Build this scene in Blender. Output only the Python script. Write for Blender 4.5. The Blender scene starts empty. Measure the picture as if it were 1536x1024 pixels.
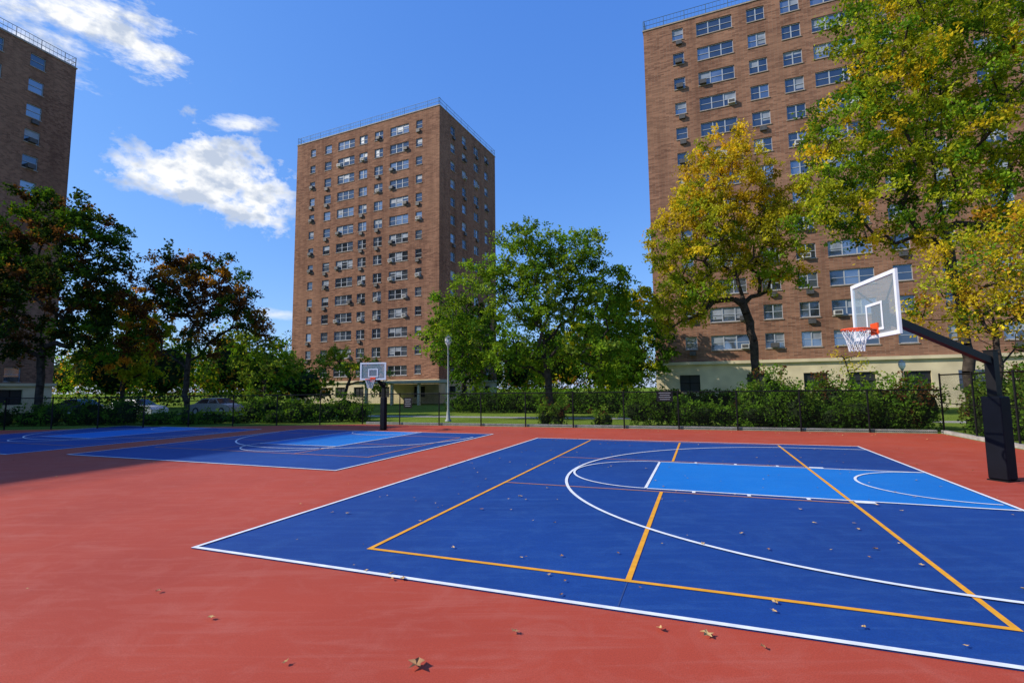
import bpy, math, random
import numpy as np
from mathutils import Vector, Matrix
random.seed(3); np.random.seed(3)
scene=bpy.context.scene
COL=scene.collection

# ------------------------------------------------------------------ materials
def new_mat(name):
    m=bpy.data.materials.new(name); m.use_nodes=True
    nt=m.node_tree
    for n in list(nt.nodes): nt.nodes.remove(n)
    out=nt.nodes.new('ShaderNodeOutputMaterial')
    return m,nt,out
def N(nt,t,**kw):
    n=nt.nodes.new(t)
    for k,v in kw.items():
        if k.startswith('i_'): n.inputs[k[2:].replace('_',' ')].default_value=v
        else: setattr(n,k,v)
    return n
def L(nt,a,b): nt.links.new(a,b)
def mixc(nt,fac,c1,c2,blend='MIX'):
    n=nt.nodes.new('ShaderNodeMixRGB'); n.blend_type=blend
    for i,c in ((0,fac),(1,c1),(2,c2)):
        if isinstance(c,bpy.types.NodeSocket): nt.links.new(c,n.inputs[i])
        elif isinstance(c,(int,float)): n.inputs[i].default_value=c
        else: n.inputs[i].default_value=(*c,1)
    return n.outputs[0]
def ramp(nt,src,stops):
    r=nt.nodes.new('ShaderNodeValToRGB'); nt.links.new(src,r.inputs[0])
    e=r.color_ramp.elements
    while len(e)<len(stops): e.new(0.5)
    for i,(p,c) in enumerate(stops):
        e[i].position=p; e[i].color=(c,c,c,1) if isinstance(c,(int,float)) else (*c,1)
    return r.outputs[0]
def noise(nt,vec,scale,detail=3,rough=0.55,dist=0.0):
    n=nt.nodes.new('ShaderNodeTexNoise'); n.inputs['Scale'].default_value=scale
    n.inputs['Detail'].default_value=detail; n.inputs['Roughness'].default_value=rough; n.inputs['Distortion'].default_value=dist
    if vec is not None: nt.links.new(vec,n.inputs['Vector'])
    return n.outputs['Fac']
def objc(nt): return nt.nodes.new('ShaderNodeTexCoord').outputs['Object']
def mapping(nt,vec,scale=(1,1,1),rot=(0,0,0)):
    m=nt.nodes.new('ShaderNodeMapping'); m.inputs['Scale'].default_value=scale; m.inputs['Rotation'].default_value=rot
    nt.links.new(vec,m.inputs['Vector']); return m.outputs[0]
def simple(name,col,rough=0.6,metal=0.0,var=0.12,scale=6.0,spec=0.5):
    m,nt,out=new_mat(name); b=N(nt,'ShaderNodeBsdfPrincipled')
    v=objc(nt); n=noise(nt,v,scale,1)
    c=mixc(nt,ramp(nt,n,[(0.3,0.0),(0.7,1.0)]),[x*(1-var) for x in col],[min(1,x*(1+var)) for x in col])
    L(nt,c,b.inputs['Base Color']); b.inputs['Roughness'].default_value=rough; b.inputs['Metallic'].default_value=metal
    b.inputs['Specular IOR Level'].default_value=spec
    L(nt,b.outputs[0],out.inputs[0]); return m
def court_mat(name,col,dark,light,stain=0.5):
    m,nt,out=new_mat(name); b=N(nt,'ShaderNodeBsdfPrincipled'); v=objc(nt)
    big=noise(nt,v,0.25,3,0.6); mid=noise(nt,v,1.9,4,0.7,1.0); fine=noise(nt,v,95,1,0.7)
    str_=noise(nt,mapping(nt,v,(0.5,5,1),(0,0,0.5)),1.3,4,0.65,0.6)
    spk=noise(nt,v,14,2,0.8)
    c=mixc(nt,ramp(nt,big,[(0.35,0.0),(0.68,1.0)]),dark,col)
    c=mixc(nt,ramp(nt,mid,[(0.48,0.0),(0.85,stain)]),c,light)
    c=mixc(nt,ramp(nt,str_,[(0.50,0.0),(0.8,stain)]),c,light)
    c=mixc(nt,ramp(nt,spk,[(0.62,0.0),(0.8,0.4)]),c,light)
    c=mixc(nt,ramp(nt,fine,[(0.3,0.42),(0.65,0.0)]),c,[x*0.35 for x in col])
    L(nt,c,b.inputs['Base Color']); b.inputs['Roughness'].default_value=0.68; b.inputs['Specular IOR Level'].default_value=0.28
    L(nt,b.outputs[0],out.inputs[0]); return m
M={}
M['red']=court_mat('red_acrylic',(0.52,0.076,0.036),(0.42,0.060,0.031),(0.53,0.14,0.095),0.65)
M['blue']=court_mat('blue_acrylic',(0.007,0.062,0.28),(0.006,0.048,0.22),(0.04,0.13,0.35),0.45)
M['lblue']=court_mat('light_blue_acrylic',(0.004,0.20,0.62),(0.004,0.17,0.54),(0.05,0.28,0.64),0.3)
M['wline']=simple('white_line_paint',(0.78,0.79,0.8),0.6,0,0.10,7)
M['yline']=simple('yellow_line_paint',(0.82,0.36,0.015),0.6,0,0.12,7)
M['oline']=simple('orange_line_paint',(0.62,0.25,0.10),0.6,0,0.08,9)
M['concrete']=simple('concrete',(0.36,0.34,0.31),0.9,0,0.2,4)
M['black']=simple('black_powder_coat',(0.006,0.006,0.007),0.55,0,0.2,8,0.2)
M['pad']=simple('black_vinyl_pad',(0.004,0.0045,0.009),0.65,0,0.2,3,0.15)
M['orange']=simple('orange_rim_paint',(0.75,0.09,0.02),0.4,0,0.08,9)
M['white']=simple('white_paint',(0.75,0.76,0.77),0.45,0,0.05,5)
M['net']=simple('net_cord',(0.75,0.74,0.72),0.9,0,0.05,30)
M['bark']=simple('bark',(0.045,0.035,0.027),0.95,0,0.45,5,0.2)
M['cream']=simple('cream_masonry',(0.60,0.50,0.31),0.85,0,0.14,0.8)
M['frame']=simple('window_frame',(0.36,0.38,0.40),0.5,0,0.1,3)
M['sill']=simple('stone_sill',(0.34,0.28,0.22),0.85,0,0.15,3)
M['acl']=simple('air_conditioner_light',(0.55,0.54,0.50),0.6,0,0.12,6)
M['acd']=simple('air_conditioner_dark',(0.07,0.065,0.06),0.6,0,0.25,6)
M['rail']=simple('roof_railing',(0.10,0.17,0.24),0.5,0,0.1,3)
M['roof']=simple('roof_membrane',(0.12,0.11,0.10),0.9)
M['blind']=simple('window_blind',(0.27,0.29,0.31),0.3,0,0.3,1.0,0.8)
M['dark']=simple('dark_opening',(0.012,0.013,0.014),0.6)
def glass_mat(name,col,gl):
    m,nt,out=new_mat(name); d=N(nt,'ShaderNodeBsdfDiffuse'); v=objc(nt)
    c=mixc(nt,ramp(nt,noise(nt,v,0.9,1),[(0.35,0.0),(0.6,1.0)]),[x*0.5 for x in col],col); L(nt,c,d.inputs[0])
    g=N(nt,'ShaderNodeBsdfGlossy'); g.inputs['Roughness'].default_value=0.06; g.inputs[0].default_value=(0.8,0.88,1,1)
    x=N(nt,'ShaderNodeMixShader'); x.inputs[0].default_value=gl
    L(nt,d.outputs[0],x.inputs[1]); L(nt,g.outputs[0],x.inputs[2]); L(nt,x.outputs[0],out.inputs[0]); return m
M['glass']=glass_mat('window_glass_dark',(0.03,0.035,0.04),0.16)
M['glass2']=glass_mat('window_glass_mid',(0.10,0.115,0.13),0.28)
def brick_mat():
    m,nt,out=new_mat('brown_brick'); b=N(nt,'ShaderNodeBsdfDiffuse'); v=objc(nt)
    sx=N(nt,'ShaderNodeSeparateXYZ'); L(nt,v,sx.inputs[0])
    ad=N(nt,'ShaderNodeMath',operation='ADD'); L(nt,sx.outputs[0],ad.inputs[0]); L(nt,sx.outputs[1],ad.inputs[1])
    cb=N(nt,'ShaderNodeCombineXYZ'); L(nt,ad.outputs[0],cb.inputs[0]); L(nt,sx.outputs[2],cb.inputs[1])
    bt=N(nt,'ShaderNodeTexBrick'); L(nt,cb.outputs[0],bt.inputs['Vector'])
    bt.inputs['Scale'].default_value=1.0; bt.inputs['Brick Width'].default_value=0.36; bt.inputs['Row Height'].default_value=0.13
    bt.inputs['Mortar Size'].default_value=0.010; bt.inputs['Bias'].default_value=0.0
    bt.inputs['Color1'].default_value=(0.35,0.172,0.103,1); bt.inputs['Color2'].default_value=(0.15,0.067,0.043,1); bt.inputs['Mortar'].default_value=(0.26,0.195,0.14,1)
    st=noise(nt,mapping(nt,v,(0.8,0.8,0.07)),1.0,4,0.65)
    pa=noise(nt,v,0.16,4,0.65)
    c=mixc(nt,ramp(nt,st,[(0.42,0.0),(0.72,0.6)]),bt.outputs[0],(0.10,0.05,0.035))
    c=mixc(nt,ramp(nt,pa,[(0.4,0.0),(0.7,0.45)]),c,(0.35,0.195,0.12))
    L(nt,c,b.inputs[0]); L(nt,b.outputs[0],out.inputs[0]); return m
M['brick']=brick_mat()
def leaf_mat():
    m,nt,out=new_mat('leaf'); a=N(nt,'ShaderNodeAttribute'); a.attribute_name='tint'
    d=N(nt,'ShaderNodeBsdfDiffuse')
    t=N(nt,'ShaderNodeBsdfTranslucent'); x=N(nt,'ShaderNodeMixShader'); x.inputs[0].default_value=0.42
    L(nt,a.outputs['Color'],d.inputs[0])
    c=mixc(nt,1.0,a.outputs['Color'],(1.6,1.5,0.6),'MULTIPLY'); L(nt,c,t.inputs[0])
    L(nt,d.outputs[0],x.inputs[1]); L(nt,t.outputs[0],x.inputs[2]); L(nt,x.outputs[0],out.inputs[0]); return m
M['leaf']=leaf_mat()
def grass_mat():
    m,nt,out=new_mat('grass'); b=N(nt,'ShaderNodeBsdfDiffuse'); v=objc(nt)
    n1=noise(nt,v,0.25,2); n2=noise(nt,v,9,2,0.7)
    c=mixc(nt,ramp(nt,n1,[(0.35,0.0),(0.65,1.0)]),(0.12,0.20,0.022),(0.19,0.28,0.035))
    c=mixc(nt,ramp(nt,n2,[(0.4,0.0),(0.75,0.6)]),c,(0.20,0.19,0.06))
    L(nt,c,b.inputs[0]); L(nt,b.outputs[0],out.inputs[0]); return m
M['grass']=grass_mat()
def chain_mat():
    m,nt,out=new_mat('chain_link'); uv=N(nt,'ShaderNodeUVMap'); sx=N(nt,'ShaderNodeSeparateXYZ'); L(nt,uv.outputs[0],sx.inputs[0])
    res=[]
    for op in ('ADD','SUBTRACT'):
        a=N(nt,'ShaderNodeMath',operation=op); L(nt,sx.outputs[0],a.inputs[0]); L(nt,sx.outputs[1],a.inputs[1])
        s=N(nt,'ShaderNodeMath',operation='MULTIPLY'); L(nt,a.outputs[0],s.inputs[0]); s.inputs[1].default_value=1/0.07
        f=N(nt,'ShaderNodeMath',operation='FRACT'); L(nt,s.outputs[0],f.inputs[0])
        l=N(nt,'ShaderNodeMath',operation='LESS_THAN'); L(nt,f.outputs[0],l.inputs[0]); l.inputs[1].default_value=0.11
        res.append(l.outputs[0])
    mx=N(nt,'ShaderNodeMath',operation='MAXIMUM'); L(nt,res[0],mx.inputs[0]); L(nt,res[1],mx.inputs[1])
    t=N(nt,'ShaderNodeBsdfTransparent'); d=N(nt,'ShaderNodeBsdfDiffuse'); d.inputs[0].default_value=(0.012,0.012,0.013,1)
    x=N(nt,'ShaderNodeMixShader'); L(nt,mx.outputs[0],x.inputs[0]); L(nt,t.outputs[0],x.inputs[1]); L(nt,d.outputs[0],x.inputs[2]); L(nt,x.outputs[0],out.inputs[0]); return m
M['chain']=chain_mat()
def board_glass():
    m,nt,out=new_mat('backboard_glass'); t=N(nt,'ShaderNodeBsdfTransparent'); t.inputs[0].default_value=(0.86,0.92,0.93,1)
    d=N(nt,'ShaderNodeBsdfPrincipled'); d.inputs['Base Color'].default_value=(0.55,0.64,0.70,1); d.inputs['Roughness'].default_value=0.08
    x=N(nt,'ShaderNodeMixShader'); x.inputs[0].default_value=0.22; L(nt,t.outputs[0],x.inputs[1]); L(nt,d.outputs[0],x.inputs[2]); L(nt,x.outputs[0],out.inputs[0]); return m
M['bglass']=board_glass()

# ------------------------------------------------------------------ mesh builder
class MB:
    def __init__(s): s.v=[];s.f=[];s.m=[];s.mats=[]
    def mi(s,k):
        if k not in s.mats: s.mats.append(k)
        return s.mats.index(k)
    def poly(s,pts,k):
        b=len(s.v); s.v+= [tuple(p) for p in pts]; s.f.append(tuple(range(b,b+len(pts)))); s.m.append(s.mi(k))
    def obox(s,c,ax,ay,az,k):
        c=Vector(c);ax=Vector(ax);ay=Vector(ay);az=Vector(az);b=len(s.v)
        for i in (-1,1):
            for j in (-1,1):
                for l in (-1,1): s.v.append(tuple(c+ax*i+ay*j+az*l))
        for q in ((0,1,3,2),(4,6,7,5),(0,4,5,1),(2,3,7,6),(0,2,6,4),(1,5,7,3)):
            s.f.append(tuple(b+i for i in q)); s.m.append(s.mi(k))
    def tube(s,p,q,r1,r2,k,n=8,cap=True):
        p=Vector(p);q=Vector(q);d=(q-p)
        if d.length<1e-6: return
        d.normalize(); u=d.orthogonal().normalized(); w=d.cross(u); b=len(s.v)
        for P,r in ((p,r1),(q,r2)):
            for i in range(n):
                a=2*math.pi*i/n; s.v.append(tuple(P+u*math.cos(a)*r+w*math.sin(a)*r))
        for i in range(n):
            j=(i+1)%n; s.f.append((b+i,b+j,b+n+j,b+n+i)); s.m.append(s.mi(k))
        if cap:
            s.f.append(tuple(b+i for i in range(n))); s.m.append(s.mi(k)); s.f.append(tuple(b+n+i for i in range(n))); s.m.append(s.mi(k))
    def lathe(s,c,prof,k,n=12):
        b=len(s.v)
        for z,r in prof:
            for i in range(n):
                a=2*math.pi*i/n; s.v.append((c[0]+r*math.cos(a),c[1]+r*math.sin(a),c[2]+z))
        for j in range(len(prof)-1):
            for i in range(n):
                i2=(i+1)%n; s.f.append((b+j*n+i,b+j*n+i2,b+(j+1)*n+i2,b+(j+1)*n+i)); s.m.append(s.mi(k))
    def obj(s,name,parent=None,smooth=False):
        me=bpy.data.meshes.new(name); me.from_pydata(s.v,[],s.f)
        for k in s.mats: me.materials.append(M[k])
        me.polygons.foreach_set('material_index',s.m)
        if smooth: me.polygons.foreach_set('use_smooth',[True]*len(s.f))
        me.update(); o=bpy.data.objects.new(name,me); COL.objects.link(o)
        if parent: o.parent=parent
        return o
def empty(name):
    o=bpy.data.objects.new(name,None); COL.objects.link(o); return o

# ------------------------------------------------------------------ court frame (s to the right, t away)
OX,OY,YAW=-4.177,6.602,0.3631
CY,SY=math.cos(YAW),math.sin(YAW)
def W(s,t,z=0.0): return (OX+s*CY+t*SY, OY-s*SY+t*CY, z)
g=MB(); g.poly([(-900,-300,-0.004),(900,-300,-0.004),(900,1200,-0.004),(-900,1200,-0.004)],'grass'); g.obj('ground')
FENCE=[(-62,-4.2),(-40,6.5),(-30.2,11.3),(-12.5,19.7),(15.3,20.3)]
p=MB(); p.poly([W(s,t,0.0) for s,t in [(-62,-16),(15.2,-16),(15.2,20.2),(-12.5,19.6),(-30.2,11.2),(-40,6.4),(-62,-4.3)]],'red'); p.obj('sport_court_pavement')
def rect(mb,s0,t0,s1,t1,z,k): mb.poly([W(s0,t0,z),W(s1,t0,z),W(s1,t1,z),W(s0,t1,z)],k)
def arc(mb,cs,ct,r,a0,a1,w,z,k,n=72):
    for i in range(n):
        A=a0+(a1-a0)*i/n;B=a0+(a1-a0)*(i+1)/n
        mb.poly([W(cs+(r-w/2)*math.cos(A),ct+(r-w/2)*math.sin(A),z),W(cs+(r+w/2)*math.cos(A),ct+(r+w/2)*math.sin(A),z),W(cs+(r+w/2)*math.cos(B),ct+(r+w/2)*math.sin(B),z),W(cs+(r-w/2)*math.cos(B),ct+(r-w/2)*math.sin(B),z)],k)
def border(mb,s0,t0,s1,t1,w,z,k):
    rect(mb,s0,t0,s1,t0+w,z,k); rect(mb,s0,t1-w,s1,t1,z,k); rect(mb,s0,t0+w,s0+w,t1-w,z,k); rect(mb,s1-w,t0+w,s1,t1-w,z,k)
Z1,Z2,Z3,Z4,Z5=0.004,0.008,0.012,0.016,0.020
WL=0.06
c=MB(); rect(c,0,0,10.93,14.51,Z1,'blue'); c.obj('basketball_court')
c=MB(); rect(c,5.157,5.60,10.86,9.26,Z2,'lblue'); c.obj('court_key_paint')
c=MB(); border(c,0,0,10.93,14.51,WL,Z4,'wline')
rect(c,5.157,5.57,10.86,5.63,Z4,'wline'); rect(c,5.157,9.23,10.86,9.29,Z4,'wline'); rect(c,5.10,5.63,5.157,9.23,Z4,'wline')
arc(c,9.33,7.43,6.08,math.pi/2,1.5*math.pi,0.06,Z5,'wline',110)
rect(c,9.33,13.48,10.86,13.54,Z5,'wline'); rect(c,9.33,1.32,10.86,1.38,Z5,'wline')
arc(c,5.13,7.43,1.83,math.pi/2,1.5*math.pi,0.05,Z5,'wline',60)
arc(c,10.8,7.58,1.62,math.pi/2,1.5*math.pi,0.05,Z5,'wline',60)
for sgn,tt in ((-1,5.57),(1,9.29)):
    for s_ in (6.0,6.95,7.9):
        rect(c,s_,min(tt,tt+sgn*0.14),s_+0.06,max(tt,tt+sgn*0.14),Z4,'wline')
    rect(c,8.62,min(tt,tt+sgn*0.14),8.92,max(tt,tt+sgn*0.14),Z4,'wline')
c.obj('court_white_lines')
c=MB()
rect(c,2.2,0.70,2.26,14.2,Z3,'yline'); rect(c,8.54,0.70,8.60,14.2,Z3,'yline')
rect(c,2.26,0.70,8.54,0.76,Z3,'yline'); rect(c,5.42,0.76,5.48,5.36,Z3,'yline'); rect(c,5.42,9.49,5.48,14.14,Z3,'yline')
rect(c,2.26,5.36,8.54,5.40,Z3,'oline'); rect(c,2.26,9.45,8.54,9.49,Z3,'oline'); rect(c,2.26,14.14,8.54,14.18,Z3,'oline')
c.obj('court_pickleball_lines')
c=MB(); M['seam']=simple('pavement_seam',(0.02,0.06,0.19),0.9); rect(c,5.44,0.06,5.452,0.70,Z2,'seam'); c.obj('pavement_joint')
def small_court(s0,s1,t0,t1):
    c=MB(); rect(c,s0,t0,s1,t1,Z1,'blue'); c.obj('basketball_court')
    cs=(s0+s1)/2
    c=MB(); rect(c,cs-1.83,t1-5.8,cs+1.83,t1-0.06,Z2,'lblue'); c.obj('court_key_paint')
    c=MB(); border(c,s0,t0,s1,t1,WL,Z4,'wline')
    rect(c,cs-1.86,t1-5.8,cs-1.80,t1-WL,Z4,'wline'); rect(c,cs+1.80,t1-5.8,cs+1.86,t1-WL,Z4,'wline'); rect(c,cs-1.86,t1-5.86,cs+1.86,t1-5.8,Z4,'wline')
    arc(c,cs,t1-1.6,5.2,math.pi,2*math.pi,0.06,Z5,'wline'); arc(c,cs,t1-5.83,1.83,math.pi,2*math.pi,0.05,Z5,'wline',40); arc(c,cs,t1-0.1,1.62,math.pi,2*math.pi,0.05,Z5,'wline',40)
    c.obj('court_white_lines')
    c=MB(); border(c,s0+0.75,t0+2.3,s1-0.75,t0+8.4,0.05,Z3,'oline'); rect(c,s0+3.6,t0+2.35,s0+3.65,t0+8.35,Z3,'oline'); rect(c,s1-3.65,t0+2.35,s1-3.6,t0+8.35,Z3,'oline')
    rect(c,s0+0.8,t0+5.3,s0+3.6,t0+5.35,Z3,'oline'); rect(c,s1-3.6,t0+5.3,s1-0.8,t0+5.35,Z3,'oline'); c.obj('court_pickleball_lines')
small_court(-13.3,-2.37,5.5,15.65)
small_court(-26.4,-15.4,4.9,15.2)

c=MB()
def strip(mb,p,q,h,w,k,z0=0.0):
    P=Vector(W(*p));Q=Vector(W(*q)); d=(Q-P); ln=d.length; d.normalize(); n=Vector((-d.y,d.x,0))
    mb.obox((P+Q)/2+Vector((0,0,z0+h/2)),d*ln/2,n*w/2,(0,0,h/2),k)
strip(c,(-12.3,19.85),(15.1,20.45),0.13,0.16,'concrete'); strip(c,(15.35,20.5),(15.35,-16),0.13,0.16,'concrete'); c.obj('concrete_curb')
c=MB(); c.poly([W(s,t,0.0) for s,t in [(-60,26),(40,27.5),(40,29.0),(-60,27.5)]],'concrete'); c.obj('park_path')

def fence(pts,h,step=2.6):
    E=empty('chain_link_fence')
    fr=MB(); vs=[];fs=[];uvs=[]; U=0
    for a,b in zip(pts[:-1],pts[1:]):
        P=Vector(W(*a));Q=Vector(W(*b)); ln=(Q-P).length; n=max(1,round(ln/step))
        for i in range(n+1):
            x=P.lerp(Q,i/n); fr.tube(x,x+Vector((0,0,h+0.06)),0.036,0.036,'black',6)
        up=Vector((0,0,1)); fr.tube(P+up*h,Q+up*h,0.028,0.028,'black',6); fr.tube(P+up*0.06,Q+up*0.06,0.014,0.014,'black',5)
        if h>2.0: fr.tube(P+up*h*0.52,Q+up*h*0.52,0.018,0.018,'black',5)
        b0=len(vs); vs+=[tuple(P+up*0.05),tuple(Q+up*0.05),tuple(Q+up*h),tuple(P+up*h)]; fs.append((b0,b0+1,b0+2,b0+3)); uvs+=[(U,0),(U+ln,0),(U+ln,h),(U,h)]; U+=ln
    fr.obj('posts_and_rails',E)
    me=bpy.data.meshes.new('wire_mesh'); me.from_pydata(vs,[],fs); uvl=me.uv_layers.new(name='UVMap')
    for i,x in enumerate(uvs): uvl.data[i].uv=x
    me.materials.append(M['chain']); o=bpy.data.objects.new('wire_mesh',me); COL.objects.link(o); o.parent=E
fence(FENCE,1.75)
fence([(15.3,20.3),(15.5,8),(15.5,-14)],2.35)

# ------------------------------------------------------------------ buildings
FR=[(3.5,1.1),(7.05,3.4),(10.9,1.6),(13.9,1.6),(17.35,3.4),(21.1,1.4),(24.4,1.1)]
SD=[(3.7,1.3),(7.1,1.3),(11.0,1.6),(14.6,1.3)]
def facade(mb,ac,O,d,n,ln,z0,z1,cols,rows,wh,rnd,acp):
    O=Vector(O);d=Vector(d);n=Vector(n);up=Vector((0,0,1))
    def P(x,z,o=0.0): return O+d*x+up*z+n*o
    x=0.0
    for cx,cw in cols:
        a,b=cx-cw/2,cx+cw/2
        mb.poly([P(x,z0),P(a,z0),P(a,z1),P(x,z1)],'brick'); z=z0
        for zc in rows:
            lo,hi=zc-wh/2,zc+wh/2
            if cw<1.2: lo+=0.15
            mb.poly([P(a,z),P(b,z),P(b,lo),P(a,lo)],'brick'); z=hi; r=-0.16
            for q in ([P(a,lo),P(b,lo),P(b,lo,r),P(a,lo,r)],[P(a,hi),P(b,hi),P(b,hi,r),P(a,hi,r)],[P(a,lo),P(a,hi),P(a,hi,r),P(a,lo,r)],[P(b,lo),P(b,hi),P(b,hi,r),P(b,lo,r)]): mb.poly(q,'brick')
            np_=3 if cw>3 else (1 if cw<1.5 else 2)
            pw=(b-a)/np_; bl=rnd.random()
            for i in range(np_):
                xa=a+pw*i; xb=xa+pw; k=rnd.choice(['glass','glass','glass2','glass','glass2']); 
                zm=lo+(hi-lo)*rnd.choice([0.5,0.5,0.35,0.75,0.2]); k2='blind' if rnd.random()<(0.5 if bl<0.4 else 0.1) else k
                mb.poly([P(xa,lo,r),P(xb,lo,r),P(xb,zm,r),P(xa,zm,r)],k); mb.poly([P(xa,zm,r),P(xb,zm,r),P(xb,hi,r),P(xa,hi,r)],k2)
                fw=0.04
                mb.obox(P((xa+xb)/2,(lo+hi)/2,r+0.035),d*(pw/2-fw),n*0.02,up*0.025,'frame')
                for xx in (xa+fw*0.6,xb-fw*0.6): mb.obox(P(xx,(lo+hi)/2,r+0.03),d*fw*0.6,n*0.028,up*(hi-lo)/2,'frame')
            mb.obox(P(cx,lo+0.04,r+0.035),d*(cw/2-0.08),n*0.03,up*0.036,'frame'); mb.obox(P(cx,hi-0.04,r+0.035),d*(cw/2-0.08),n*0.03,up*0.036,'frame')
            mb.obox(P(cx,lo-0.045,0.035),d*(cw/2+0.05),n*0.04,up*0.042,'sill')
            if rnd.random()<acp:
                side=rnd.choice([-1,1,1]) if cw>3 else 0
                xx=cx+side*(cw/2-0.42); k=rnd.choice(['acl','acl','acd'])
                if cw>3 or rnd.random()<0.35:
                    zz=lo+0.25; ac.obox(P(xx,zz,0.12),d*0.33,n*0.25,up*0.215,k)
                    ac.obox(P(xx,zz,0.374),d*0.27,n*0.003,up*0.15,'acd')
                else:
                    ac.obox(P(xx+0.1,lo-0.42,0.09),d*0.3,n*0.17,up*0.2,'acd')
        mb.poly([P(a,z),P(b,z),P(b,z1),P(a,z1)],'brick'); x=b
    mb.poly([P(x,z0),P(ln,z0),P(ln,z1),P(x,z1)],'brick')
def tower(O,yaw,side,rows,roof,base,seed,la=27.6,lb=18.0,extra=[],canopy=False):
    E=empty('brick_apartment_tower'); rnd=random.Random(seed)
    a=Vector((math.cos(yaw)*side,-math.sin(yaw)*side,0)); b=Vector((math.sin(yaw),math.cos(yaw),0)); O=Vector((O[0],O[1],0))
    mb=MB(); ac=MB(); up=Vector((0,0,1)); FC=FR+extra
    facade(mb,ac,O,a,-b,la,base,roof,FC,rows,1.42,rnd,0.62)
    facade(mb,ac,O+b*lb,a,b,la,base,roof,FC,rows,1.42,rnd,0.3)
    facade(mb,ac,O,b,-a,lb,base,roof,SD,rows,1.42,rnd,0.35)
    facade(mb,ac,O+a*la,b,a,lb,base,roof,SD,rows,1.42,rnd,0.35)
    mb.obj('brick_walls_and_windows',E); ac.obj('air_conditioners',E)
    r=MB(); r.poly([O+up*(roof-0.5),O+a*la+up*(roof-0.5),O+a*la+b*lb+up*(roof-0.5),O+b*lb+up*(roof-0.5)],'roof')
    C=O+a*la/2+b*lb/2
    for sg in (-1,1):
        r.obox(C+b*sg*(lb/2-0.12)+up*(roof+0.06),a*(la/2+0.08),b*0.2,up*0.06,'sill'); r.obox(C+a*sg*(la/2-0.12)+up*(roof+0.061),a*0.2,b*(lb/2-0.33),up*0.06,'sill')
    r.obox(C+up*(roof+1.1),a*4.5,b*3.2,up*1.6,'brick'); r.obox(C+a*8+up*(roof+0.3),a*1.2,b*1.2,up*0.8,'sill')
    r.obj('roof',E)
    q=MB(); zb=roof+0.12
    for P0,d,ln in ((O,a,la),(O+b*lb,a,la),(O,b,lb),(O+a*la,b,lb)):
        inn=(C-(P0+d*ln/2)).normalized()*0.12
        for hh in (1.15,0.6,0.15): q.tube(P0+inn+up*(zb+hh),P0+d*ln+inn+up*(zb+hh),0.03,0.03,'rail',5)
        n=int(ln/0.35)
        for i in range(n+1):
            x=P0+inn+d*(ln*i/n); rr=0.04 if i%6==0 else 0.014
            q.tube(x+up*zb,x+up*(zb+1.15),rr,rr,'rail',4)
    q.obj('roof_railing',E)
    m=MB()
    def basewall(P0,d,n,ln):
        wins=[c for c,_ in SD if c<ln-1] if ln<24 else [3.2,9.3,14.0,17.6,21.5,25.2]
        x=0; z0,z1=1.5,3.1
        if base<3.4: z0,z1=0.9,2.4
        for cx in wins:
            aa,bb=cx-0.95,cx+0.95
            m.poly([P0+d*x,P0+d*aa,P0+d*aa+up*base,P0+d*x+up*base],'cream')
            m.poly([P0+d*aa,P0+d*bb,P0+d*bb+up*z0,P0+d*aa+up*z0],'cream'); m.poly([P0+d*aa+up*z1,P0+d*bb+up*z1,P0+d*bb+up*base,P0+d*aa+up*base],'cream')
            w=-n*0.2
            m.poly([P0+d*aa+up*z0+w,P0+d*bb+up*z0+w,P0+d*bb+up*z1+w,P0+d*aa+up*z1+w],'dark' if cx<22 else 'glass')
            for u_,v_ in (((aa,z0),(bb,z0)),((aa,z1),(bb,z1)),((aa,z0),(aa,z1)),((bb,z0),(bb,z1))):
                A=P0+d*u_[0]+up*u_[1];B=P0+d*v_[0]+up*v_[1]; m.poly([A,B,B+w,A+w],'cream')
            m.obox(P0+d*cx+up*(z0+z1)/2-n*0.16,d*0.03,n*0.02,up*(z1-z0)/2,'black'); m.obox(P0+d*cx+up*((z0+z1)/2)-n*0.162,d*0.94,n*0.02,up*0.03,'black')
            x=bb
        m.poly([P0+d*x,P0+d*ln,P0+d*ln+up*base,P0+d*x+up*base],'cream')
    basewall(O,a,-b,la); basewall(O+b*lb,a,b,la); basewall(O,b,-a,lb); basewall(O+a*la,b,a,lb)
    for sg in (-1,1):
        m.obox(C+b*sg*(lb/2+0.12)+up*(base-0.0),a*(la/2+0.24),b*0.118,up*0.14,'cream'); m.obox(C+a*sg*(la/2+0.12)+up*(base-0.0),a*0.118,b*(lb/2),up*0.14,'cream')
    if canopy:
        cc_=O+a*1.5-b*3.2
        m.obox(cc_+up*2.95,a*7.0,b*2.9,up*0.16,'cream')
        for i in (-6.3,-2.1,2.1,6.3): m.obox(cc_+a*i-b*2.3+up*1.39,a*0.16,b*0.16,up*1.39,'cream')
    m.obj('masonry_base',E)
    return E
tower((-10.1,68.0),0.425,-1,[4.7+2.77*k for k in range(14)],42.8,3.2,11,la=28.0,canopy=True)
tower((14.67,50.5),0.395,1,[6.2+2.735*k for k in range(13)],40.4,4.25,12,la=36,extra=[(28.2,1.6),(32.0,3.4)])
def left_tower(far,yaw,seed,lb=18.0):
    b=Vector((math.sin(yaw),math.cos(yaw),0)); O=Vector((far[0],far[1],0))-b*lb
    return tower((O.x,O.y),yaw,-1,[3.9+2.74*k for k in range(13)],38.2,2.9,seed,lb=lb)
left_tower((-48.6,52.4),0.33,13)
bb=Vector((math.sin(0.33),math.cos(0.33),0)); q=Vector((-46.2,52.4,0))-bb*36
left_tower((q.x,q.y),0.33,14,22.0)  # added tower out of view, sited to cast its shadow on the left courts

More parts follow.
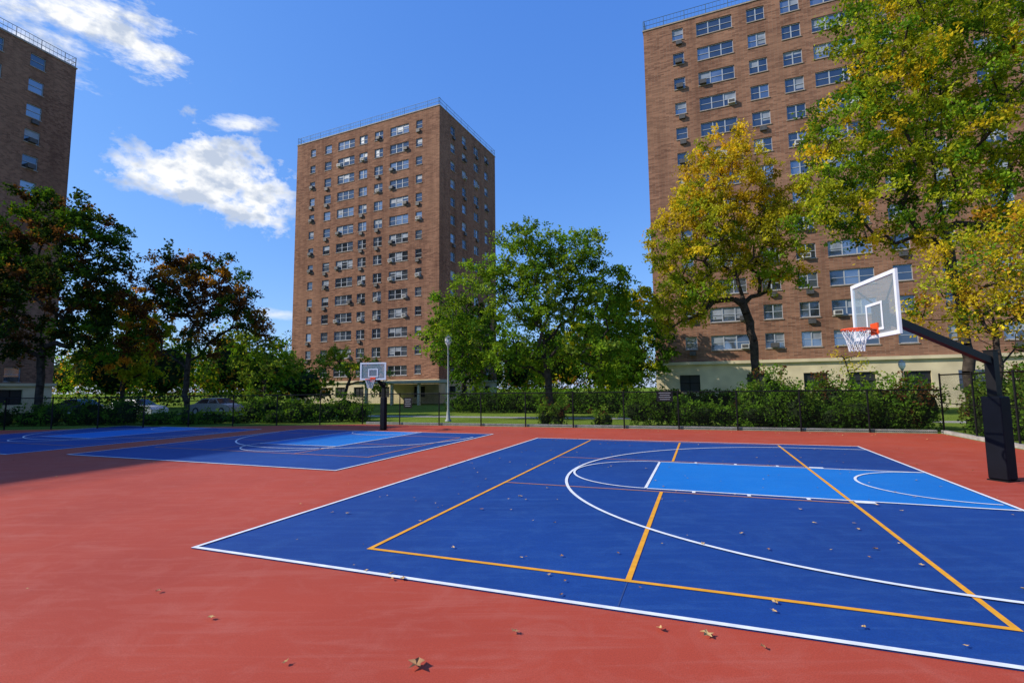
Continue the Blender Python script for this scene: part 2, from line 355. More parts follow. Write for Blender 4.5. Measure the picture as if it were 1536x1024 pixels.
# ------------------------------------------------------------------ vegetation
def leaf_mesh(name,pts,cols,size,parent=None,flat=0.5,seed=0,aspect=0.58):
    rs=np.random.RandomState(seed); n=len(pts); pts=np.asarray(pts,float)
    nr=rs.normal(size=(n,3)); nr[:,2]+=flat*np.sign(rs.rand(n)-0.1); nr/=np.linalg.norm(nr,axis=1)[:,None]
    t=rs.normal(size=(n,3)); u=np.cross(nr,t); u/=np.linalg.norm(u,axis=1)[:,None]+1e-9; w=np.cross(nr,u)
    s=(size*(0.6+0.8*rs.rand(n)))[:,None]
    v=np.empty((n,4,3)); v[:,0]=pts-u*s*0.5; v[:,1]=pts+w*s*0.5*aspect+u*s*0.08+nr*s*0.06; v[:,2]=pts+u*s*0.5; v[:,3]=pts-w*s*0.5*aspect+u*s*0.08+nr*s*0.06
    me=bpy.data.meshes.new(name); me.vertices.add(4*n); me.vertices.foreach_set('co',v.reshape(-1))
    me.loops.add(4*n); me.loops.foreach_set('vertex_index',np.arange(4*n,dtype=np.int32)); me.polygons.add(n)
    me.polygons.foreach_set('loop_start',np.arange(0,4*n,4,dtype=np.int32)); me.polygons.foreach_set('loop_total',np.full(n,4,dtype=np.int32))
    at=me.color_attributes.new('tint','FLOAT_COLOR','POINT'); c=np.ones((n,4,4)); c[:,:,:3]=np.asarray(cols)[:,None,:]; at.data.foreach_set('color',c.reshape(-1))
    me.materials.append(M['leaf']); me.update(); me.validate()
    o=bpy.data.objects.new(name,me); COL.objects.link(o)
    if parent: o.parent=parent
    return o
def tree(name,base,lobes,pal,tr=0.22,fork=2.6,dens=1.6,leaf=0.19,seed=1,lean=(0,0),sprays=7,lps=19,spacing=0.64,grad=None,hollow=0.2,gpow=1.0):
    rs=np.random.RandomState(seed); E=empty(name); bx,by=base
    lob=np.array(lobes,float)
    vol=(lob[:,3]**3).sum(); want=int(dens*vol*1.75)
    T=np.zeros((0,3)); tries=0; pr=lob[:,3]**3/vol
    while len(T)<want and tries<want*12:
        tries+=1
        l=lob[rs.choice(len(lob),p=pr)]
        d=rs.normal(size=3); d/=np.linalg.norm(d); r=l[3]*(hollow+(1-hollow)*rs.rand()**0.5)
        p_=np.array([l[0]+d[0]*r,l[1]+d[1]*r*1.1,l[2]+d[2]*r*0.92])
        if p_[2]<1.0: continue
        if len(T) and np.min(((T-p_)**2).sum(1))<(spacing*(0.7+0.5*rs.rand()))**2: continue
        T=np.vstack([T,p_])
    top=lob[:,2].max(); cx=(lob[:,0]*lob[:,3]).sum()/lob[:,3].sum()
    H=fork+(top-fork)*0.5; k=int(H/0.6); NM=len(T)*14+k+5
    nodes=np.zeros((NM,3)); nodes[0]=(0,0,-0.1); par=[-1]; cnt=1
    for i in range(1,k+1):
        f=i/k; h=H*f
        x=lean[0]*h+max(0,(h-fork)/(H-fork+1e-6))*cx*0.6+rs.normal()*0.05
        nodes[cnt]=(x,lean[1]*h+rs.normal()*0.05,h); par.append(cnt-1); cnt+=1
    start=max(1,int(fork/0.6)); trunk_n=cnt
    order=np.argsort(np.linalg.norm(T-np.array([cx*0.5,0,fork+1]),axis=1))
    for ti in order:
        q=T[ti]; arr=nodes[:cnt]; dv=q-arr; dist=np.linalg.norm(dv,axis=1)
        cost=dist*(1+0.5*np.clip(-(dv[:,2]/(dist+1e-6)),-0.4,1)); cost[:start]+=50
        j=int(np.argmin(cost)); P=nodes[j].copy(); D=np.linalg.norm(q-P); m_=min(12,max(1,int(D/0.6))); prev=j
        for i in range(1,m_+1):
            f=i/m_; x=P*(1-f)+q*f+np.array([0,0,math.sin(f*math.pi)*0.10*D])+(rs.normal(size=3)*0.07 if i<m_ else 0)
            nodes[cnt]=x; par.append(prev); prev=cnt; cnt+=1
    nodes=nodes[:cnt]; nn=cnt; area=np.zeros(nn); ch=np.zeros(nn,int)
    for i in range(1,nn): ch[par[i]]+=1
    for i in range(nn-1,0,-1):
        if ch[i]==0: area[i]+=1
        area[par[i]]+=area[i]
    rad=np.maximum(tr*(area/max(area[1],1))**0.53,0.010); rad[0]=rad[1]*1.35
    mb=MB(); o3=np.array([bx,by,0])
    for i in range(1,nn):
        ns=9 if rad[i]>0.07 else (5 if rad[i]>0.025 else 3)
        r0=rad[par[i]] if (i<trunk_n or rad[par[i]]<rad[i]*1.6) else rad[i]*1.25
        mb.tube(nodes[par[i]]+o3,nodes[i]+o3,r0,rad[i],'bark',ns,False)
    mb.obj('trunk_and_limbs',E,True)
    P=[];C=[]; pw=np.array([p_[0] for p_ in pal],float); pw/=pw.sum(); pc=np.array([p_[1] for p_ in pal])
    zmin,zmax=T[:,2].min(),T[:,2].max()
    for q in T:
        cc=pc[rs.choice(len(pal),p=pw)]
        if grad is not None:
            f=np.clip((q[2]-zmin)/(zmax-zmin)+rs.normal()*0.18,0,1)**gpow; cc=cc*(1-f)+np.array(grad)*f
        cc=cc*(0.7+0.6*rs.rand())
        out=q-np.array([cx*0.5,0,fork+(top-fork)*0.35]); out/=np.linalg.norm(out)+1e-6
        for s_ in range(sprays):
            d=rs.normal(size=3)*0.8+out*0.6; d[2]*=0.7; d/=np.linalg.norm(d); ln=0.4+0.7*rs.rand()
            n=int(lps*(0.6+0.8*rs.rand())); f=rs.rand(n)**0.8
            pp=q+d*(f*ln)[:,None]+rs.normal(size=(n,3))*0.11; pp[:,2]-=0.22*(f**2)*ln
            P.append(pp); C.append(cc*(0.65+0.7*rs.rand(n))[:,None]+ (rs.rand(n)<0.06)[:,None]*np.array([0.10,0.05,0.0]))
    P=np.concatenate(P)+o3; C=np.clip(np.concatenate(C),0.004,0.8)
    leaf_mesh('foliage',P,C,leaf,E,0.5,seed)
    return E
G1=(0.105,0.205,0.018);G2=(0.060,0.13,0.014);G3=(0.17,0.27,0.022);YG=(0.31,0.34,0.022);YE=(0.55,0.42,0.025);OR=(0.42,0.20,0.025);DG=(0.028,0.055,0.014);BR=(0.12,0.055,0.022);PG=(0.18,0.26,0.04)
tree('green_tree',(2.4,32.3),[(-1.5,0,10.5,2.4),(1.6,0,10.6,2.3),(-4.2,0,8.2,2.2),(3.4,0,8.4,2.1),(0,0,8,2.8),(-5.6,0,5.6,1.9),(-7.0,0,5.2,1.4),(-6.2,0,7.6,1.3),(-3.2,-0.5,4.6,1.8),(4.4,0,5.4,1.8),(2.4,-1,4.2,1.8),(-0.5,1,4.6,2.0),(-1.6,0,3.0,1.0),(3.8,0,3.0,1.1),(-5,0,3.2,1.2),(-1,0,12.2,1.1),(2.2,0,12.2,1.0)],[(3,G1),(4,G3),(1,G2),(1,PG)],tr=0.23,fork=1.8,seed=5,dens=1.75)
tree('yellow_green_tree',(16.3,33.0),[(-1.5,0,16.3,3.0),(-4.0,0,11.8,3.1),(0.4,0,11.5,2.8),(-5.7,0,7.6,2.1),(1.7,0,14.2,2.3),(-3.6,0,14.6,2.0),(-3.6,0,8.2,2.0),(-0.6,0,18.8,1.2),(2.0,0,9.4,1.4)],[(4,YG),(3,G3),(1,YE),(1,G1)],tr=0.26,fork=4.8,seed=6,grad=(0.66,0.43,0.03),gpow=2.0,dens=1.7,lean=(-0.03,0))
tree('big_shade_tree',(20.3,22.0),[(-4.7,0,13.5,2.0),(-2.7,0,16.0,2.4),(-5.7,0,10.4,1.7),(-3.8,0,10.2,1.9),(-1.1,0,12.8,2.5),(1.4,0,16.8,3.2),(2.0,0,12.4,2.8),(-0.9,0,9.9,1.8),(-1.1,0,19.6,2.9),(-3.7,0,18.8,1.4),(-5.6,0,12.2,1.3),(3.4,0,9.6,2.0),(3,0,20,2.5),(-2.2,0,8.8,1.1),(-4.6,0,8.6,1.0)],[(5,YG),(3,G1),(1,G2),(3,G3),(2,YE)],tr=0.22,fork=6.0,seed=7,leaf=0.165,dens=1.85,spacing=0.6,lean=(-0.02,0))
tree('small_orange_tree',(17.3,17.6),[(-0.6,0,6.2,1.3),(-1.9,0,4.9,0.9),(0.8,0,7.3,1.3),(0.5,0,4.7,1.2),(-2.7,0,4.4,0.55),(1.8,0,5.6,1.3),(-0.8,0,4.3,0.9),(1.8,0,3.4,0.9)],[(2,OR),(3,YE),(4,YG),(2,G1)],tr=0.10,fork=1.8,seed=8,leaf=0.125,dens=8,spacing=0.33,lps=17,sprays=5)
tree('dark_green_tree',(-31.4,33.0),[(-0.6,0,14.0,2.4),(2.5,0,12.5,2.1),(-2.6,0,10.2,2.6),(1.6,0,8.9,2.6),(4.0,0,10.6,1.4),(-1,0,6.0,1.8),(2.9,0,6.0,1.7),(-5,0,8,2.2),(-4,0,12.6,1.8)],[(4,DG),(2,G2),(1,BR)],tr=0.22,fork=2.4,seed=9,dens=2.1,leaf=0.22)
tree('russet_tree',(-23.7,36.0),[(-1,0,10.8,1.9),(1.8,0,10.7,1.9),(-2.6,0,8.6,2.0),(3.2,0,8.0,1.9),(0.3,0,8.9,2.1),(4.7,0,6.6,1.1),(0.8,0,5.6,1.5),(-3.5,0,5.6,1.6)],[(3,BR),(2,DG),(1,G2),(1,OR)],tr=0.19,fork=2.4,seed=10,dens=2.1,leaf=0.21)
tree('olive_tree',(-34.5,44.0),[(-1,0,9,3.0),(2.5,0,7.6,2.6),(-3.5,0,7,2.5),(1,0,5,2.2)],[(3,YG),(2,G1),(1,OR)],tr=0.2,fork=2.2,seed=21,leaf=0.28,dens=0.9)
tree('green_tree',(-20.5,41.0),[(-1,0,5.2,1.9),(1.5,0,4.4,1.7),(0,0,3.2,1.6)],[(3,PG),(2,G1)],tr=0.13,fork=1.2,seed=22,leaf=0.21)
tree('green_tree',(-15.0,44.0),[(-1,0,4.8,1.7),(1.4,0,4.0,1.6),(3,0,3,1.2)],[(3,PG),(2,YG)],tr=0.13,fork=1.2,seed=23,leaf=0.21)
tree('green_tree',(10.5,47.0),[(-1.5,0,10,2.8),(1.5,0,9,2.8),(-3,0,6.5,2.6),(2.5,0,5.5,2.5),(0,0,4.5,2.4)],[(3,G2),(2,G1),(1,YG)],tr=0.22,fork=2.4,seed=24,leaf=0.30,dens=1.0,lps=14)
tree('green_tree',(-4.5,46.0),[(-1.5,0,7,2.4),(1.5,0,7.4,2.4),(0,0,4.5,2.4)],[(3,G2),(2,DG)],tr=0.2,fork=2.0,seed=25,leaf=0.30,dens=1.0,lps=14)
tree('sapling',(20.4,30.0),[(0,0,3.6,0.8),(-0.3,0,2.6,0.7)],[(3,YE),(2,YG)],tr=0.05,fork=1.4,seed=26,leaf=0.13,dens=6,spacing=0.35,sprays=4,lps=10)

def mass(name,ells,pal,leaf,dens,seed,core=True,shoots=0):
    rs=np.random.RandomState(seed); P=[];C=[]; pc=np.array([p_[1] for p_ in pal]); pw=np.array([p_[0] for p_ in pal],float); pw/=pw.sum()
    cm=MB()
    for (x,y,z,rx,ry,rz) in ells:
        A=4*math.pi*((rx*ry+rx*rz+ry*rz)/3); n=int(A*dens/(leaf*leaf*0.35))
        d=rs.normal(size=(n,3)); d/=np.linalg.norm(d,axis=1)[:,None]
        k=max(8,int(A/0.45)); lum=rs.normal(size=(k,3)); lum/=np.linalg.norm(lum,axis=1)[:,None]
        dot=d@lum.T; idx=np.argmax(dot,axis=1); close=np.max(dot,axis=1)
        lr=0.70+0.48*rs.rand(k); rr=lr[idx]-(1-close)*1.6*lr[idx]-np.abs(rs.normal(size=n))*0.12+0.04
        p_=d*rr[:,None]*np.array([rx,ry,rz])+np.array([x,y,z]); 
        cl=pc[rs.choice(len(pal),size=k,p=pw)][idx]*(0.7+0.6*rs.rand(k))[idx][:,None]*(0.7+0.6*rs.rand(n))[:,None]
        keep=p_[:,2]>0.05
        P.append(p_[keep]);C.append(cl[keep])
        for s_ in range(shoots):
            dd=rs.normal(size=3)*np.array([1,1,0.5]); dd[2]=abs(dd[2])+0.5; dd/=np.linalg.norm(dd); ns=14; f=rs.rand(ns)
            q=np.array([x,y,z])+dd*np.array([rx,ry,rz])*0.85+dd*(f*0.5)[:,None]+rs.normal(size=(ns,3))*0.06
            P.append(q); C.append(np.tile(pc[rs.choice(len(pal),p=pw)]*1.15,(ns,1))*(0.7+0.6*rs.rand(ns))[:,None])
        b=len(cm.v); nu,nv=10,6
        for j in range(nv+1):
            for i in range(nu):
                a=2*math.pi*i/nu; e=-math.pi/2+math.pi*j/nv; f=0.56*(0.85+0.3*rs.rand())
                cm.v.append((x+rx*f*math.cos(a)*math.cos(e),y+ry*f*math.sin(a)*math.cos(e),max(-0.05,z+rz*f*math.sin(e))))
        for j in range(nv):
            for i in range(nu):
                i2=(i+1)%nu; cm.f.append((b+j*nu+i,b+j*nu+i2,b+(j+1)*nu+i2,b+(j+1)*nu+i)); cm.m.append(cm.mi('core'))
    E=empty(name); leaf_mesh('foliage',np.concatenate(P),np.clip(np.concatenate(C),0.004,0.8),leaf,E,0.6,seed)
    if core: cm.obj('painted_shade_core',E)  # solid core; shade between the leaves is put into its dark green colour
    return E
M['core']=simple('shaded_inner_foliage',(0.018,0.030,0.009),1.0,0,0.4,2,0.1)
rnd=random.Random(5)
h=[]; s=3.2
while s<15: 
    x,y,_=W(s,21.6+rnd.uniform(-0.3,0.4)); hh=rnd.uniform(0.6,1.0); h.append((x,y,hh*0.85,rnd.uniform(0.85,1.2),0.8,hh)); s+=rnd.uniform(0.6,0.9)
mass('hedge',h,[(3,G2),(1,DG),(3,G1)],0.12,0.65,31,shoots=5)
h=[]; s=-13.0
while s<16:
    x,y,_=W(s,33.5+rnd.uniform(-0.3,0.3)); h.append((x,y,0.8,1.4,0.9,1.0+rnd.uniform(-0.1,0.2))); s+=1.1
mass('hedge',h,[(3,G2),(2,G1),(1,DG)],0.17,0.8,32,shoots=4)
h=[]
for i in range(34):
    f=i/33; s_=-14-24*f; t_=21.0-10.5*f; x,y,_=W(s_,t_+rnd.uniform(0.2,1.4)); hh=rnd.uniform(0.45,1.2)
    if -27<s_<-21: hh=rnd.uniform(0.3,0.5)
    h.append((x,y,hh*0.7,rnd.uniform(0.7,1.2),0.8,hh))
mass('shrub_border',h,[(2,DG),(3,G2),(3,G1)],0.14,0.65,33,shoots=6)
h=[]
for s_,t_,hh,r in [(8.6,22.6,1.3,1.0),(9.4,22.8,1.9,1.2),(10.6,22.4,1.3,1.1),(12.0,22.8,1.6,1.2),(12.9,22.0,1.1,0.9),(13.8,22.5,1.5,1.2),(15,22,1.6,1.2),(16.6,19.5,1.5,1.0),(16.8,17.8,1.6,1.1),(17,16.2,1.3,1.0),(16.9,14.8,1.5,1.0),(17,13.2,1.4,1.0),(-1.6,20.9,0.7,0.5),(-0.9,20.9,0.9,0.6),(1.6,21.2,0.5,0.5),(18.5,21,1.8,1.4)]:
    x,y,_=W(s_,t_); h.append((x,y,hh*0.6,r,r,hh)); h.append((x+rnd.uniform(-.6,.6),y+rnd.uniform(-.4,.4),hh*0.5,r*0.6,r*0.6,hh*rnd.uniform(0.7,1.25)))
mass('flowering_shrubs',h,[(3,G2),(3,G1),(2,PG),(1,BR)],0.125,0.5,34,shoots=10)
h=[]
for i in range(34):
    x=-95+i*5.6+rnd.uniform(-1.5,1.5); y=104+rnd.uniform(-8,12); hh=rnd.uniform(4.5,7.5); h.append((x,y,hh,5.0,4.5,hh))
for x,y,hh in [(-42,60,4.6),(-37,66,5.2),(-30,60,4.0),(-50,62,4.5),(-45,78,6.5),(-55,75,6),(-24,57,2.6),(6,72,6.5),(12,70,7),(1,80,6),(17,74,6),(-62,60,5),(-70,62,6),(-78,70,7),(60,38,6),(60,28,6),(52,26,5)]:
    h.append((x,y,hh,3.6,3.4,hh))
mass('distant_trees',h,[(3,G2),(2,G1),(2,YG),(1,OR),(1,DG)],0.45,0.55,35)

# ------------------------------------------------------------------ hoops
def hoop(base,bc,bdir,bw,z0,z1,rim_z,ptop,arm_z,pad,pr,pad_h):
    E=empty('basketball_hoop'); up=Vector((0,0,1)); d=Vector((bdir[0],bdir[1],0)).normalized(); n=Vector((-d.y,d.x,0)); B=Vector((bc[0],bc[1],0)); Pb=Vector((base[0],base[1],0))
    toP=(B-Pb); toP.z=0; ad=toP.normalized(); an=Vector((-ad.y,ad.x,0))
    m=MB(); m.obox(Pb+up*ptop/2,ad*pr,an*pr,up*ptop/2,'black'); m.obox(Pb+up*(ptop+0.012),ad*(pr+0.012),an*(pr+0.012),up*0.012,'black')
    m.obox(Pb+up*0.012,ad*(pr+0.10),an*(pr+0.10),up*0.012,'black')
    A=Pb+up*(ptop-0.22); Bk=B-n*0.16+up*arm_z
    v=(Bk-A); ln=v.length; v.normalize(); side=v.cross(up).normalized(); w=side.cross(v)
    m.obox((A+Bk)/2,v*ln/2,side*pr*0.72,w*pr*0.85,'black')
    m.obox(Bk+n*0.06,n*0.05,d*0.22,up*0.28,'black')
    for sg in (-1,1): 
        m.tube(Bk+n*0.02+up*0.1,B-n*0.04+d*sg*bw*0.40+up*(z1-0.15),0.018,0.018,'black',6); m.tube(Bk+n*0.02-up*0.1,B-n*0.04+d*sg*bw*0.40+up*(z0+0.12),0.018,0.018,'black',6)
    m.obj('pole_and_arm',E)
    q=MB(); q.obox(Pb+up*(pad_h/2+0.03),ad*pad,an*pad,up*pad_h/2,'pad')
    o=q.obj('pole_pad',E); bv=o.modifiers.new('b','BEVEL'); bv.width=0.03; bv.segments=3
    g_=MB(); zc=(z0+z1)/2; hh=(z1-z0)/2; g_.obox(B+up*zc,d*(bw/2-0.04),n*0.006,up*(hh-0.04),'bglass'); g_.obj('glass_board',E)
    f=MB(); t=0.035
    for sg in (-1,1):
        f.obox(B+up*(zc+sg*(hh-t)),d*(bw/2),n*0.022,up*t,'white'); f.obox(B+up*zc+d*sg*(bw/2-t),d*t,n*0.0215,up*(hh-2*t),'white')
    sw,sh=bw*0.167,hh*0.42; zz=z0+0.16+sh
    for sg in (-1,1):
        f.obox(B+n*0.011+up*(zz+sg*sh),d*(sw+0.03),n*0.003,up*0.024,'white'); f.obox(B+n*0.011+up*zz+d*sg*sw,d*0.024,n*0.003,up*(sh-0.024),'white')
    f.obj('board_frame',E)
    r=MB(); R=0.229; Cc=B+n*(0.12+R)+up*rim_z; k=28
    for i in range(k):
        a,b=2*math.pi*i/k,2*math.pi*(i+1)/k
        r.tube(Cc+n*R*math.cos(a)+d*R*math.sin(a),Cc+n*R*math.cos(b)+d*R*math.sin(b),0.02,0.02,'orange',6,False)
    r.obox(B+n*0.07+up*(rim_z),n*0.055,d*0.11,up*0.014,'orange'); r.obox(B+n*0.02+up*(rim_z+0.0),n*0.012,d*0.13,up*0.11,'orange')
    for sg in (-1,1): r.tube(B+n*0.03+d*sg*0.10+up*(rim_z-0.08),Cc+d*sg*R*0.8-n*R*0.55,0.012,0.012,'orange',5)
    r.obj('rim',E)
    e=MB(); k=12; lv=[(0,0.229),(0.1,0.20),(0.2,0.165),(0.3,0.14),(0.42,0.125)]
    for j in range(len(lv)-1):
        for i in range(k):
            a=2*math.pi*(i+0.5*(j%2))/k
            for da in (-0.5,0.5):
                b=a+2*math.pi*da/k; z_a,ra=lv[j]; z_b,rb=lv[j+1]
                e.tube(Cc+n*ra*math.cos(a)+d*ra*math.sin(a)-up*z_a,Cc+n*rb*math.cos(b)+d*rb*math.sin(b)-up*z_b,0.0055,0.0055,'net',4,False)
    e.obj('net',E)
hoop((10.12,10.45),(6.96,9.40),(0.196,0.98),1.66,2.89,4.05,3.06,2.68,3.30,0.17,0.085,1.70)
hoop((-6.45,24.9),(-6.75,24.0),(-0.99,0.12),1.30,2.48,3.32,2.50,2.35,2.70,0.13,0.07,1.6)

# ------------------------------------------------------------------ street furniture
M['lpost']=simple('lamp_post_grey',(0.30,0.32,0.30),0.5); M['globe']=simple('lamp_globe',(0.7,0.7,0.66),0.3)
def lamp(x,y,h):
    m=MB(); m.lathe((x,y,0),[(0,0.2),(0.1,0.2),(0.14,0.13),(0.6,0.10),(0.7,0.065),(h-0.7,0.05),(h-0.62,0.09),(h-0.55,0.12)],'lpost',12); m.lathe((x,y,0),[(h-0.55,0.12),(h-0.4,0.2),(h-0.18,0.21),(h-0.08,0.14)],'globe',12); m.lathe((x,y,0),[(h-0.09,0.24),(h-0.03,0.14),(h+0.03,0.04),(h+0.12,0.01)],'lpost',12)
    m.obj('street_lamp',None,True)
lamp(-4.0,30.9,5.3); lamp(27.0,34.3,3.6)
def sign(s,t,z,w,h):
    E=empty('fence_sign'); P=Vector(W(s,t,z)); d=Vector((CY,-SY,0)); n=Vector((-SY,-CY,0)); m=MB()
    m.obox(P+n*0.05,d*w/2,n*0.006,Vector((0,0,h/2)),'black')
    for i in range(4): m.obox(P+n*0.058+Vector((0,0,h*(0.3-0.2*i))),d*w*(0.36-0.06*(i%2)),n*0.002,Vector((0,0,h*0.018)),'frame')
    m.obj('panel',E)
sign(4.6,20.1,1.55,0.75,0.5); sign(-9.4,19.75,1.25,0.55,0.6)
def car(x,y,yaw,col):
    k='paint%d'%len(M); M[k]=simple('car_paint_'+k,col,0.25,0.2,0.03,1,0.6)
    E=empty('parked_car'); c_,s_=math.cos(yaw),math.sin(yaw)
    def T(p): return (x+p[0]*c_-p[1]*s_,y+p[0]*s_+p[1]*c_,p[2])
    prof=[(-2.2,0.32),(-2.25,0.6),(-2.15,0.88),(-1.55,0.98),(-1.0,1.38),(-0.2,1.47),(0.55,1.42),(1.15,1.0),(1.95,0.86),(2.22,0.66),(2.22,0.32)]
    m=MB(); hw=[0.84,0.87,0.87,0.86,0.68,0.64,0.66,0.84,0.84,0.82,0.82]; n=len(prof)
    for i in range(n-1):
        (x0,z0),(x1,z1)=prof[i],prof[i+1]; a,b=hw[i],hw[i+1]; kk='glass' if i in (3,6) else k
        m.poly([T((x0,-a,z0)),T((x0,a,z0)),T((x1,b,z1)),T((x1,-b,z1))],kk)
    for sg in (-1,1):
        m.poly([T((prof[i][0],sg*0.87,prof[i][1])) for i in (0,1,2,3,7,8,9,10)],k)
        m.poly([T((-1.55,sg*0.87,0.98)),T((1.15,sg*0.87,1.0)),T((0.55,sg*0.66,1.42)),T((-0.2,sg*0.64,1.47)),T((-1.0,sg*0.68,1.38))],k)
        for a0,a1,b0,b1 in ((-1.35,-0.15,-0.93,-0.15),(-0.05,1.0,-0.05,0.5)):
            m.poly([T((a0,sg*0.872,1.02)),T((a1,sg*0.872,1.02)),T((b1,sg*0.70,1.36)),T((b0,sg*0.705,1.36))],'glass')
    m.obj('body',E)
    w_=MB()
    for wx in (-1.4,1.4):
        for sg in (-1,1): w_.tube(T((wx,sg*0.70,0.33)),T((wx,sg*0.90,0.33)),0.33,0.33,'dark',16); w_.tube(T((wx,sg*0.90,0.33)),T((wx,sg*0.912,0.33)),0.2,0.19,'frame',12)
    w_.obj('wheels',E)
car(-30.2,39.8,-0.1,(0.72,0.73,0.75)); car(-39.5,45.5,-0.3,(0.05,0.06,0.09)); car(-25.5,43.0,-0.3,(0.35,0.36,0.38))

rs=np.random.RandomState(8); fl=MB(); M['fleaf']=simple('dry_leaf',(0.52,0.33,0.12),0.8,0,0.4,15); M['fleaf2']=simple('dry_leaf_brown',(0.28,0.14,0.055),0.8,0,0.4,15)
def fleaf(x,y,sz,a):
    k='fleaf' if rs.rand()<0.65 else 'fleaf2'; n=10; pts=[]; st=0.6+0.4*rs.rand(); ca,sa=math.cos(a),math.sin(a)
    for i in range(n):
        th=2*math.pi*i/n; r=sz*(0.5 if i%2==0 else 0.27)*(0.75+0.5*rs.rand()); r*=1.25 if i==0 else 1
        px,py=r*math.cos(th),r*math.sin(th)*st
        pts.append((x+px*ca-py*sa,y+px*sa+py*ca,0.024+abs(rs.normal())*sz*0.10))
    c0=(x,y,0.022)
    for i in range(n): fl.poly([c0,pts[i],pts[(i+1)%n]],k)
for x,y,sz in [(-0.72,3.8,0.13),(1.55,4.2,0.10),(1.2,4.3,0.09),(0.0,4.28,0.07),(-1.35,5.6,0.09),(-1.65,5.7,0.06),(-1.7,3.85,0.06),(0.45,5.0,0.06),(-2.7,4.6,0.07),(1.9,4.0,0.06),(2.3,4.6,0.06),(-3.6,5.2,0.06),(-1.3,5.45,0.06)]: fleaf(x,y,sz,rs.rand()*6)
for i in range(270):
    if i<180: s_=rs.rand()*12; t_=rs.rand()*15
    else: s_=-14+rs.rand()*28; t_=-3+rs.rand()*22
    x,y,_=W(s_,t_); fleaf(x,y,0.03+0.05*rs.rand()**1.5,rs.rand()*6)
for i in range(320):
    s_=-20+rs.rand()*35; t_=19.4-abs(rs.normal())*0.5 if s_>-12 else 14+rs.rand()*2; x,y,_=W(s_,t_); fleaf(x,y,0.04+0.04*rs.rand(),rs.rand()*6)
fl.obj('fallen_leaves')

# ------------------------------------------------------------------ sun and sky
az=math.atan2(-0.985,-0.17); el=math.radians(36)
toS=Vector((math.sin(az)*math.cos(el),math.cos(az)*math.cos(el),math.sin(el)))
sl=bpy.data.lights.new('sun','SUN'); sl.energy=5.0; sl.angle=math.radians(0.53); sl.color=(1.0,0.93,0.82)
so=bpy.data.objects.new('sun',sl); COL.objects.link(so); so.rotation_euler=toS.to_track_quat('Z','Y').to_euler()
wd=bpy.data.worlds.new('World'); scene.world=wd; wd.use_nodes=True; nt=wd.node_tree
for n in list(nt.nodes): nt.nodes.remove(n)
out=nt.nodes.new('ShaderNodeOutputWorld'); bg=nt.nodes.new('ShaderNodeBackground'); bg.inputs[1].default_value=0.14
sky=nt.nodes.new('ShaderNodeTexSky'); sky.sky_type='NISHITA'; sky.sun_disc=False; sky.sun_elevation=el; sky.sun_rotation=az%(2*math.pi)
sky.air_density=1.0; sky.dust_density=0.3; sky.ozone_density=2.5; sky.altitude=0
tc=nt.nodes.new('ShaderNodeTexCoord'); sx=nt.nodes.new('ShaderNodeSeparateXYZ'); L(nt,tc.outputs['Generated'],sx.inputs[0])
def MA(op,a,b=None,c=None,clamp=False):
    n=nt.nodes.new('ShaderNodeMath'); n.operation=op; n.use_clamp=clamp
    for i,x in enumerate((a,b,c)):
        if x is None: continue
        if isinstance(x,(int,float)): n.inputs[i].default_value=x
        else: L(nt,x,n.inputs[i])
    return n.outputs[0]
ss=nt.nodes.new('ShaderNodeSeparateColor'); L(nt,sky.outputs[0],ss.inputs[0]); sc=nt.nodes.new('ShaderNodeCombineColor')
for i,(k_,g_) in enumerate(((0.78,0.92),(1.48,0.68),(3.85,0.38))):
    L(nt,MA('MULTIPLY',MA('POWER',MA('MAXIMUM',ss.outputs[i],0.001),g_),k_),sc.inputs[i])
AZ=MA('ARCTAN2',sx.outputs[0],sx.outputs[1]); EL=MA('ARCSINE',sx.outputs[2])
cb=nt.nodes.new('ShaderNodeCombineXYZ'); L(nt,AZ,cb.inputs[0]); L(nt,MA('MULTIPLY',EL,1.5),cb.inputs[1])
def nz(scale,detail,rough,off=(0,0,0),stretch=(1,1,1),dist=0.0):
    mp=nt.nodes.new('ShaderNodeMapping'); mp.inputs['Location'].default_value=off; mp.inputs['Scale'].default_value=stretch; L(nt,cb.outputs[0],mp.inputs[0])
    n=nt.nodes.new('ShaderNodeTexNoise'); n.noise_dimensions='2D'; n.inputs['Scale'].default_value=scale; n.inputs['Detail'].default_value=detail; n.inputs['Roughness'].default_value=rough; n.inputs['Distortion'].default_value=dist
    L(nt,mp.outputs[0],n.inputs['Vector']); return n.outputs['Fac']
n1=nz(14,7,0.62,(0.4,0.2,0)); n1b=nz(14,3,0.6,(0.418,0.17,0)); n2=nz(9,6,0.66,(3,1,0),(0.9,1.8,1))
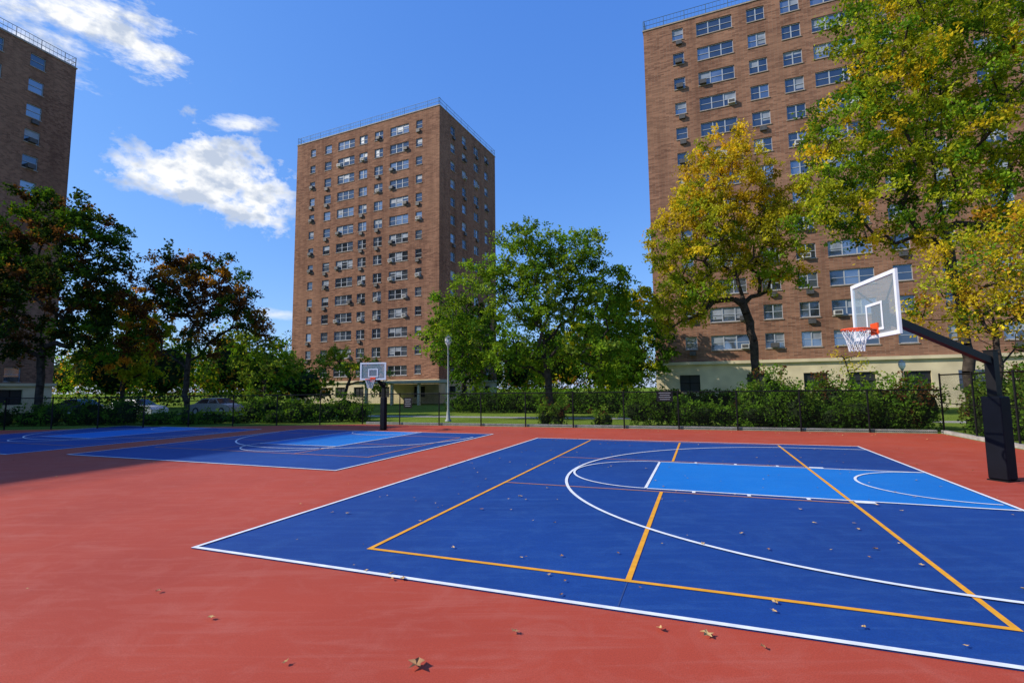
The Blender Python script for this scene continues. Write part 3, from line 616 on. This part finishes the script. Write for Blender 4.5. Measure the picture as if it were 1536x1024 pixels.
def cloud(a0,e0,w_,h_,rot,nzs,soft,amp=2.2,base=0.9):
    da=MA('SUBTRACT',AZ,math.radians(a0)); de=MA('SUBTRACT',EL,math.radians(e0)); c_,s_=math.cos(rot),math.sin(rot)
    x=MA('DIVIDE',MA('ADD',MA('MULTIPLY',da,c_),MA('MULTIPLY',de,s_)),math.radians(w_)); y=MA('DIVIDE',MA('SUBTRACT',MA('MULTIPLY',de,c_),MA('MULTIPLY',da,s_)),math.radians(h_))
    d=MA('SQRT',MA('ADD',MA('MULTIPLY',x,x),MA('MULTIPLY',y,y)))
    v=MA('ADD',MA('MULTIPLY',MA('SUBTRACT',nzs,0.5),amp),MA('SUBTRACT',base,d))
    return MA('MULTIPLY',v,1/soft,None,True)
m1=MA('MAXIMUM',cloud(-30.8,21.0,5.8,3.9,-0.12,n1,0.5,2.6,1.0),cloud(-36.0,20.6,4.6,2.6,-0.1,n1,0.55,2.6,1.0))
m1=MA('MAXIMUM',m1,cloud(-28.3,19.4,3.8,3.6,0,n1,0.55,2.6,1.0))
m2=cloud(-43.5,30.4,10,2.5,-0.03,n2,0.75,3.0,1.0); m2=MA('MAXIMUM',m2,MA('MULTIPLY',cloud(-45,27.0,4.0,1.5,-0.3,n2,0.9,3.0,0.9),0.8))
m3=MA('MULTIPLY',cloud(-29.4,26.1,2.8,0.8,0.1,n2,0.9,2.8,1.1),0.9); m4=MA('MULTIPLY',cloud(-25.5,8.0,2.6,0.7,0.05,n2,1.0,2.6),0.7)
mm=MA('MAXIMUM',MA('MAXIMUM',m1,m2),MA('MAXIMUM',m3,m4))
shade=MA('ADD',MA('MULTIPLY',MA('SUBTRACT',n1b,n1),4.5),0.68,None,True)
cc=nt.nodes.new('ShaderNodeMixRGB'); L(nt,shade,cc.inputs[0]); cc.inputs[1].default_value=(3.9,4.5,5.6,1); cc.inputs[2].default_value=(7.2,7.3,7.4,1)
mx=nt.nodes.new('ShaderNodeMixRGB'); L(nt,mm,mx.inputs[0]); L(nt,sc.outputs[0],mx.inputs[1]); L(nt,cc.outputs[0],mx.inputs[2])
L(nt,mx.outputs[0],bg.inputs[0]); L(nt,bg.outputs[0],out.inputs[0])

# ------------------------------------------------------------------ camera
cd=bpy.data.cameras.new('camera'); cd.sensor_width=36; cd.lens=741.7/1536*36; cd.clip_end=5000; cd.clip_start=0.05
co=bpy.data.objects.new('camera',cd); COL.objects.link(co)
co.matrix_world=Matrix.Translation((0,0,2.015))@Matrix.Rotation(math.pi/2+0.0938,4,'X')@Matrix.Rotation(-0.0112,4,'Z')
scene.camera=co
scene.view_settings.view_transform='Standard'; scene.view_settings.look='None'; scene.view_settings.exposure=0
